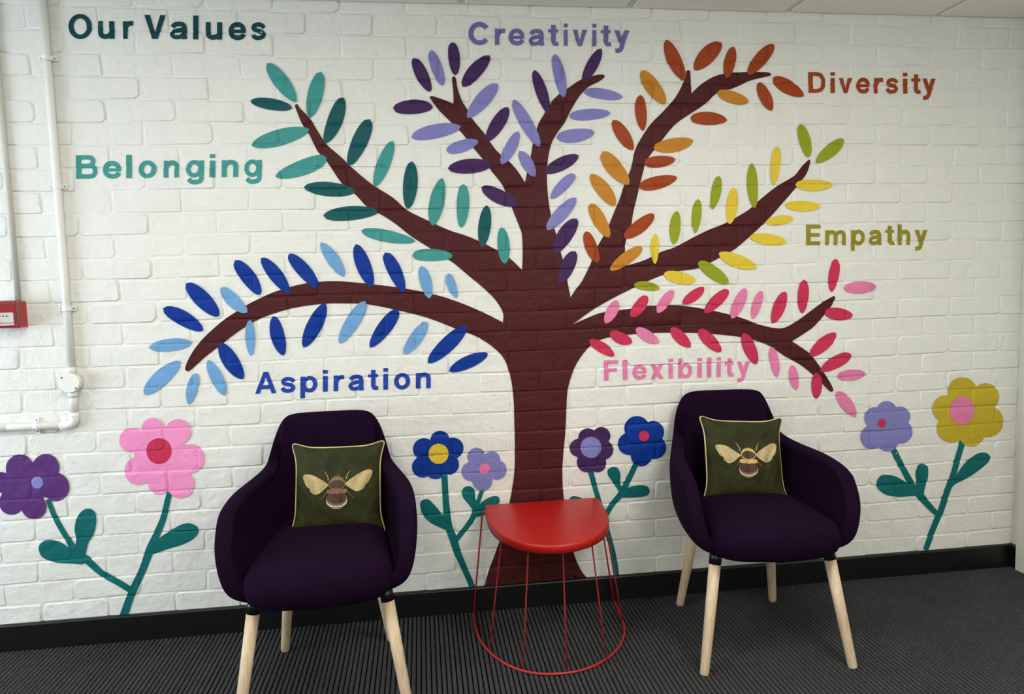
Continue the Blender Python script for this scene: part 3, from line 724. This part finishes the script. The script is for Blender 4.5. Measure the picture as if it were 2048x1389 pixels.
cl('vertical_pipe', tube(rel([(cX, -.016, 2.23), (cX-.001, -.017, 1.7), (cX-.003, -.016, 1.3), (cX-.006, -.016, .955)]), CR, 16))
cl('vertical_pipe', tube(rel([(cX-.006, -.016, .925), (cX-.008, -.016, .83)]), CR, 16))
xe = cX-.008; ze = .7905
el = [(xe, -.016, .834), (xe, -.016, .82)]+[(xe-.026+.026*math.cos(a), -.016, .8165-.026*math.sin(a)) for a in np.linspace(0, PI/2, 8)]+[(xe-.045, -.016, ze)]
cl('elbow', tube(rel(el), CR+.0022, 16))
for (sx_, sz_) in ((xe, .822), (xe-.036, ze)):
    q = link('screw', tube([(0, 0, 0), (0, -.003, 0)], .0025, 8), M_SCREW, cond); q.location = Vector((sx_, -.0275, sz_))-pl
cl('horizontal_pipe', tube(rel([(xe-.04, -.016, ze), (-1.40, -.016, ze+.002), (-1.75, -.016, ze+.003)]), CR, 16))
cl('coupler', tube(rel([(-1.47, -.016, ze+.003), (-1.412, -.016, ze+.002)]), CR+.002, 16))
for (zz, xx) in ((2.013, cX), (1.598, cX-.0015), (1.191, cX-.004)): saddle(cond, xx, zz, CR)
saddle(cond, -1.318, ze+.002, CR, 'h')
# round junction box
jb = bmesh.new()
def lathe(prof, n=32, axis='y'):
    V, Fc = [], []
    for (r, h) in prof:
        for k in range(n):
            a = 2*PI*k/n
            V.append((r*math.cos(a), h, r*math.sin(a)) if axis == 'y' else (r*math.cos(a), r*math.sin(a), h))
    for i in range(len(prof)-1):
        for k in range(n): Fc.append((i*n+k, i*n+(k+1) % n, (i+1)*n+(k+1) % n, (i+1)*n+k))
    Fc.append(tuple(range(n))); Fc.append(tuple((len(prof)-1)*n+k for k in range(n-1, -1, -1)))
    bm = bmesh.new(); vs = [bm.verts.new(v) for v in V]
    for f in Fc: bm.faces.new([vs[i] for i in f])
    me = bm_mesh(bm, True)
    for p in me.polygons:
        if len(p.vertices) > 4: p.use_smooth = False
    return me
j = link('junction_box', lathe([(.0325, 0), (.0325, -.028), (.0318, -.0285)]), M_PVC, cond); j.location = Vector((cX-.007, -.004, .939))-pl
k_ = link('lid', lathe([(.0335, -.0285), (.0335, -.0325), (.032, -.034)]), M_PVC, j)
for (a, b) in ((-.021, .019), (.021, -.019)):
    q = link('screw', tube([(0, 0, 0), (0, -.002, 0)], .003, 8), M_SCREW, j); q.location = (a, -.0335, b)
for zz in (.980, .897):
    q = link('spout', tube([(0, 0, -.010), (0, 0, .010)], CR+.0025, 16), M_PVC, j); q.location = (0, -.012, zz-.939)

c2x = -1.342
c2 = empty('cable_conduit', (c2x, -.012, 1.222), 0, 'thin grey-white conduit dropping into the red fire alarm call point', 'conduit')
link('pipe', tube([(.0, 0, 1.0), (.001, 0, .5), (0, 0, 0)], .0085, 14), M_PVC2, c2)

# ------------------------------------------------------------------ fire alarm call point
cx0, cz0 = -1.366, 1.132
fp = empty('fire_alarm_call_point', (cx0, 0, cz0), 0, 'red break-glass fire alarm call point with clear flap, at the left edge on the wall', 'fire alarm')
M_ALARM = plain('alarm_red_plastic', (170, 24, 34), .25, vary=.01)
M_LABEL = plain('alarm_white_plate', (242, 240, 236), .4, vary=.01)
bm = bmesh.new(); add_box(bm, -.0445, .0445, -.052, -.002, 0, .088, .004, 2); link('housing', bm_mesh(bm, False), M_ALARM, fp)
bm = bmesh.new(); add_box(bm, -.0405, .0405, -.060, -.052, .004, .084, .003, 2); link('front_frame', bm_mesh(bm, False), M_ALARM, fp)
pl_ = link('label_plate', box(-.031, .031, -.0615, -.060, .018, .052, .001), M_LABEL, fp)
M_INK = plain('black_print', (25, 25, 25), .6)
def flat(pts, y=-.0619):
    return mesh_from([(x, y, z) for x, z in pts], [tuple(range(len(pts)))], False)
zc = .040
def circ(x, z, r, n=16): return [(x+r*math.cos(2*PI*i/n), z+r*math.sin(2*PI*i/n)) for i in range(n)]
ringV = [(r*math.cos(2*PI*i/20), -.0620, zc+r*math.sin(2*PI*i/20)) for r in (.0032, .0016) for i in range(20)]
link('printed_ring', mesh_from(ringV, [(i, (i+1) % 20, 20+(i+1) % 20, 20+i) for i in range(20)], False), M_INK, pl_)
for s in (-1, 1):
    link('printed_arrow', flat([(s*.0062, zc), (s*.0105, zc+.0034), (s*.0105, zc+.0014), (s*.0165, zc+.0014), (s*.0165, zc-.0014), (s*.0105, zc-.0014), (s*.0105, zc-.0034)]), M_INK, pl_)
link('label_strip', box(-.031, .031, -.0615, -.060, .0095, .016, .0005), M_LABEL, fp)
g, nt, b_ = newmat('clear_flap_plastic')
b_.inputs['Base Color'].default_value = (1, .98, .98, 1); b_.inputs['Roughness'].default_value = .12; b_.inputs['Transmission Weight'].default_value = 1; b_.inputs['IOR'].default_value = 1.3
bm = bmesh.new()
add_box(bm, -.0440, .0440, -.0675, -.0660, .006, .0905, .0006); add_box(bm, .0425, .0440, -.0660, -.030, .016, .0905); add_box(bm, -.0440, -.0425, -.0660, -.030, .016, .0905); add_box(bm, -.0425, .0425, -.0660, -.006, .0890, .0905)
link('clear_flap', bm_mesh(bm, False), g, fp)

# ------------------------------------------------------------------ armchairs
# shell: keys (x,y,z) for levels bottom .. top on the outer face, right half from back centre to arm front
KEYS = [
 [(.000,.235,.368),(.000,.275,.455),(.000,.292,.62),(.000,.312,.815)],
 [(.080,.235,.368),(.090,.273,.455),(.090,.290,.62),(.090,.310,.815)],
 [(.140,.220,.368),(.160,.258,.455),(.160,.277,.62),(.145,.304,.806)],
 [(.168,.190,.368),(.200,.225,.450),(.196,.252,.61),(.172,.290,.772)],
 [(.186,.145,.368),(.224,.180,.445),(.212,.222,.60),(.188,.270,.718)],
 [(.178,.090,.367),(.238,.110,.43),(.232,.175,.575),(.200,.235,.664)],
 [(.180,.010,.366),(.250,.015,.418),(.262,.070,.56),(.236,.135,.641)],
 [(.184,-.08,.366),(.255,-.080,.408),(.277,-.055,.545),(.266,.010,.634)],
 [(.186,-.165,.366),(.255,-.172,.406),(.280,-.160,.53),(.277,-.105,.618)],
 [(.184,-.205,.368),(.246,-.226,.408),(.272,-.215,.51),(.271,-.165,.598)],
]
def shell_mesh():
    half = KEYS; full = [[(-x, y, z) for x, y, z in k] for k in reversed(half[1:])]+half
    cols = [catmull(k, 3) for k in full]           # along height
    nz = len(cols[0]); V, Fc = [], []
    rows = [catmull([c[i] for c in cols], 2) for i in range(nz)]
    ns = len(rows[0])
    for r in rows: V += [tuple(p) for p in r]
    for i in range(nz-1):
        for k in range(ns-1): Fc.append((i*ns+k, i*ns+k+1, (i+1)*ns+k+1, (i+1)*ns+k))
    return mesh_from(V, Fc)
def seat_mesh():
    n = 48; V, Fc = [], []
    prof = [(.80, .366), (.93, .370), (.985, .385), (1.01, .412), (1.0, .440), (.955, .462), (.86, .476), (.68, .486), (.45, .490), (.2, .491)]
    for (s, z) in prof:
        for k in range(n):
            a = 2*PI*k/n; c_, s_ = math.cos(a), math.sin(a)
            e = 2/7.0
            u = math.copysign(abs(c_)**e, c_); v = math.copysign(abs(s_)**e, s_)
            y = -.020+.235*v*s
            if v < 0: y -= .022*s*(1-u*u)*abs(v)
            hw = .212-.040*(y+.27)/.5
            x = hw*u*s
            zz = z-.012*(y+.25)/.45*(z > .43)
            if z < .39: zz -= .008*(1-u*u)*(v < 0)
            V.append((x, y, zz))
    for i in range(len(prof)-1):
        for k in range(n): Fc.append((i*n+k, i*n+(k+1) % n, (i+1)*n+(k+1) % n, (i+1)*n+k))
    Fc.append(tuple(range(n-1, -1, -1))); V.append((0, -.03, .491)); q = len(V)-1; L = (len(prof)-1)*n
    for k in range(n): Fc.append((L+k, L+(k+1) % n, q))
    return mesh_from(V, Fc)
def armchair(loc, rz, label, legs=None):
    r = empty('armchair', loc, rz, label, 'armchair', None)
    sh = link('backrest_shell', shell_mesh(), M_PURPLE, r)
    so = sh.modifiers.new('thick', 'SOLIDIFY'); so.thickness = .046; so.offset = 1; so.use_quality_normals = True
    sb = sh.modifiers.new('sub', 'SUBSURF'); sb.levels = 1; sb.render_levels = 2
    st = link('seat', seat_mesh(), M_PURPLE, r)
    for sx in (-1, 1):
        for (fx, fy, tx_, ty_) in ((sx*.238, -.240, sx*.180, -.178), (sx*.180, .238, sx*.132, .168)):
            foot, top = Vector((fx, fy, 0)), Vector((tx_, ty_, .374))
            d = (foot-top)
            a = top+d*.105
            lg = link('leg', tube([a, a+(foot-a)*.5, a+(foot-a)*.985, foot], [.0185, .0168, .0143, .0128], 20), M_WOOD, r)
            link('ferrule', tube([top, a], [.0195, .0192], 20), M_BLACK, lg)
    return r
def facing_fix(o):
    me = o.data; bm = bmesh.new(); bm.from_mesh(me); bmesh.ops.recalc_face_normals(bm, faces=bm.faces); bm.to_mesh(me); bm.free()
LCH = armchair((-.318, -.411, 0), math.radians(2.0), 'dark aubergine fabric tub armchair on pale wood legs, left one, under the word Aspiration')
RCH = armchair((1.096, -.351, 0), math.radians(-5.0), 'dark aubergine fabric tub armchair on pale wood legs, right one, under the word Flexibility')

# ------------------------------------------------------------------ bee cushions
HS = .145
def pil(u, v, front=True, sd=0, off=0.0):
    m_ = max(abs(u), abs(v)); r_ = (abs(u)**12+abs(v)**12)**(1/12)
    if r_ > 0: u, v = u*m_/r_, v*m_/r_
    k = .2*(abs(u*v))**8
    x = HS*u*(1-.085*(1-v**4)+k); z = HS*v*(1-.095*(1-u**4)+k)
    q = max(0, (1-u*u)*(1-v*v))
    t = .050*q**.42
    wr = .0034*math.sin(9*u+3*v+sd)*math.sin(7*v-4*u+sd*2)+.0024*math.sin(19*u*(1.2-v)+sd)
    t += wr*min(1, q*2.5)
    return (x, (-t-off) if front else t, z)
def cushion(loc, rot, sd, label):
    r = empty('cushion', loc, 0, label, 'cushion'); r.rotation_euler = rot
    n = 36; V, Fc = [], []
    idx = {}
    for side in (0, 1):
        for i in range(n+1):
            for k in range(n+1):
                u, v = math.sin(PI/2*(2*i/n-1)), math.sin(PI/2*(2*k/n-1))
                edge = i in (0, n) or k in (0, n)
                if side and edge: idx[(1, i, k)] = idx[(0, i, k)]; continue
                idx[(side, i, k)] = len(V); V.append(pil(u, v, side == 0, sd))
        for i in range(n):
            for k in range(n):
                q = (idx[(side, i, k)], idx[(side, i+1, k)], idx[(side, i+1, k+1)], idx[(side, i, k+1)])
                Fc.append(q if side == 0 else q[::-1])
    link('cover', mesh_from(V, Fc), M_VELVET, r)
    # piping cord, rounded at the corners
    P_ = []; m = 24
    for (a, b) in (((-1, -1), (1, -1)), ((1, -1), (1, 1)), ((1, 1), (-1, 1)), ((-1, 1), (-1, -1))):
        for k in range(m):
            t = math.sin(PI/2*(2*k/m-1))*.5+.5
            u, v = a[0]+(b[0]-a[0])*t, a[1]+(b[1]-a[1])*t
            P_.append(pil(u, v, True, sd))
    P_ = [(x*1.008, 0, z*1.008) for x, y, z in P_]
    link('piping', tube(P_, .0031, 8, closed=True), M_PIPING, r)
    bee = link('bee_print', None, None, r); 
    def pr(name, pts, mat, off, par=bee, smooth=True):
        L = [((x-710)/508, (690-y)/520) for x, y in pts]
        if smooth: L = smooth_loop(L, n=4)
        L = densify(L, .03)
        cand = [(a, b) for a in np.arange(-1, 1, .028) for b in np.arange(-1, 1, .028)]
        ok = inside_np(cand, [L]); v2, f = tri_fill([L], [c for c, k in zip(cand, ok) if k])
        Vv = [pil(u, v, True, sd, off+.0008) for u, v in v2]
        a, b, c = (Vector(Vv[i]) for i in f[0])
        if (b-a).cross(c-a).y > 0: f = [q[::-1] for q in f]
        return link(name, mesh_from(Vv, f), mat, par)
    def ell(cx, cy, rx, ry, a0=0, a1=2*PI, n=28): return [(cx+rx*math.cos(a), cy+ry*math.sin(a)) for a in np.linspace(a0, a1, n, endpoint=(a1-a0 < 6.28))]
    pr('wing', [(616,668),(560,620),(480,570),(420,535),(350,520),(305,530),(293,560),(310,610),(340,670),(380,700),(385,730),(420,765),(460,778),(500,765),(560,715)], M_WING, .0008)
    pr('wing', [(800,660),(870,600),(960,540),(1040,500),(1100,490),(1137,510),(1130,560),(1090,640),(1050,680),(1040,710),(1000,745),(950,758),(900,735),(850,700)], M_WING, .0008)
    pr('abdomen', ell(707, 850, 127, 118), M_BEEWHITE, .0008)
    pr('abdomen_band', ell(707, 838, 124, 96), M_BEETAN_SHADE, .0012)
    pr('abdomen_band', ell(707, 822, 120, 82), M_BEEBROWN, .0016)
    pr('abdomen_stripe', [(590,900),(640,935),(707,948),(775,935),(824,900),(826,912),(775,950),(707,962),(640,950),(588,912)], M_BEETAN_SHADE, .0012)
    pr('collar', [(590,730),(620,720),(710,740),(800,720),(830,730),(832,765),(790,780),(750,775),(710,785),(670,775),(630,780),(592,765)], M_BEEYEL if sd > 2 else M_BEETAN_SHADE, .0022)  # left bee's yellow goes tan: shade put into its print colour
    pr('thorax', ell(710, 652, 101, 88), M_BEEYEL if sd > 2 else M_BEETAN_SHADE, .0022)  # same yellow on both bees, left one darkened to tan for shade
    pr('thorax_patch', ell(710, 662, 93, 56), M_BEEBROWN, .0026)
    pr('head', ell(708, 556, 42, 18), M_BEEBROWN, .0018)
    for pts, w in (([(604,606),(592,548),(560,490)], 9), ([(822,596),(838,535),(872,485)], 9), ([(596,742),(560,790),(500,850)], 8), ([(828,742),(868,790),(915,840)], 8)):
        pr('antenna' if pts[0][1] < 700 else 'bee_leg', ribbon(pts, [w*1.3, w, w*.4]), M_BEETAN_SHADE if pts[0][1] > 700 else M_WING, .0009, smooth=False)
    return r
cushion((-.290, -.262, .583), (math.radians(-20), math.radians(1.2), math.radians(1)), 1.0, 'olive velvet bee cushion with gold piping on the left armchair')
cushion((1.124, -.235, .592), (math.radians(-20), math.radians(3.0), math.radians(-6)), 4.0, 'olive velvet bee cushion with gold piping on the right armchair')

# ------------------------------------------------------------------ red side table
tab = empty('side_table', (.425, -.25, 0), 0, 'red half-round metal side table with wire cage legs between the two armchairs', 'table')
TO = [(.210,-.030),(.2060,-.085),(.205,-.129),(.207,-.236),(.221,-.313),(.243,-.372),(.278,-.424),(.317,-.457),(.366,-.477),(.419,-.481),(.475,-.467),(.526,-.435),(.565,-.391),(.598,-.333),(.617,-.277),(.630,-.208),(.637,-.124),(.640,-.060),(.636,-.036),(.622,-.030)]
def top_mesh():
    L = smooth_loop([(x-.425, y+.25) for x, y in TO], n=4)
    cx_, cy_ = 0, -.02
    rings = [(-.0035, .390), (0, .392), (0.0, .413), (-.0016, .4175), (-.005, .4190)]
    V, Fc = [], []; n = len(L)
    # inset by moving towards centroid along normals
    for ins, z in rings:
        for i in range(n):
            p = np.array(L[i]); t = np.array(L[(i+1) % n])-np.array(L[i-1]); t = t/(np.linalg.norm(t)+1e-9); nr = np.array((-t[1], t[0]))
            if np.dot(nr, p-np.array((0, 0))) < 0: nr = -nr
            q = p+nr*ins; V.append((q[0], q[1], z))
    for i in range(len(rings)-1):
        for k in range(n): Fc.append((i*n+k, i*n+(k+1) % n, (i+1)*n+(k+1) % n, (i+1)*n+k))
    Fc.append(tuple(range(n-1, -1, -1))); Fc.append(tuple((len(rings)-1)*n+k for k in range(n)))
    bm = bmesh.new(); vs = [bm.verts.new(v) for v in V]
    for f in Fc: bm.faces.new([vs[i] for i in f])
    me = bm_mesh(bm, True)
    for p in me.polygons:
        if len(p.vertices) > 4: p.use_smooth = False
    return me
link('tabletop', top_mesh(), M_RED, tab)
RING = [(.153,-.036),(.1525,-.060),(.152,-.130),(.158,-.21),(.174,-.285),(.21,-.372),(.264,-.442),(.33,-.481),(.409,-.492),(.479,-.480),(.544,-.445),(.602,-.392),(.648,-.322),(.676,-.245),(.690,-.150),(.695,-.080),(.695,-.036)]
RC = catmull([(x-.425, y+.25, .0045) for x, y in RING], 5)
link('floor_ring', tube([Vector(p) for p in RC]+[], .0045, 10), M_REDWIRE, tab)
rods = [((.154,-.042),(.197,-.036),1),((.187,-.316),(.240,-.303),0),((.281,-.455),(.316,-.396),0),((.417,-.491),(.423,-.427),0),((.559,-.437),(.527,-.390),0),((.684,-.195),(.625,-.20),1),((.694,-.045),(.644,-.040),1)]
for (a, b, out) in rods:
    A = Vector((a[0]-.425, a[1]+.25, .006)); ins = Vector((0, -.0)) 
    B = Vector((b[0]-.425, b[1]+.25, .372 if out else .385))
    c0 = Vector((0, -.02, 0)); inw = Vector((c0.x-B.x, (c0.y-B.y)*.3, 0)).normalized()
    if out:
        P_ = [A, A+(B-A)*.5, A+(B-A)*.95, B+Vector((0, 0, .004)), B+inw*.004+Vector((0, 0, .013)), B+inw*.014+Vector((0, 0, .0195)), B+inw*.05+Vector((0, 0, .021))]
    else:
        P_ = [A, A+(B-A)*.5, B, B+Vector((0, 0, .014))]
    link('wire_leg', tube(P_, .0031 if out else .0025, 10), M_REDWIRE, tab)
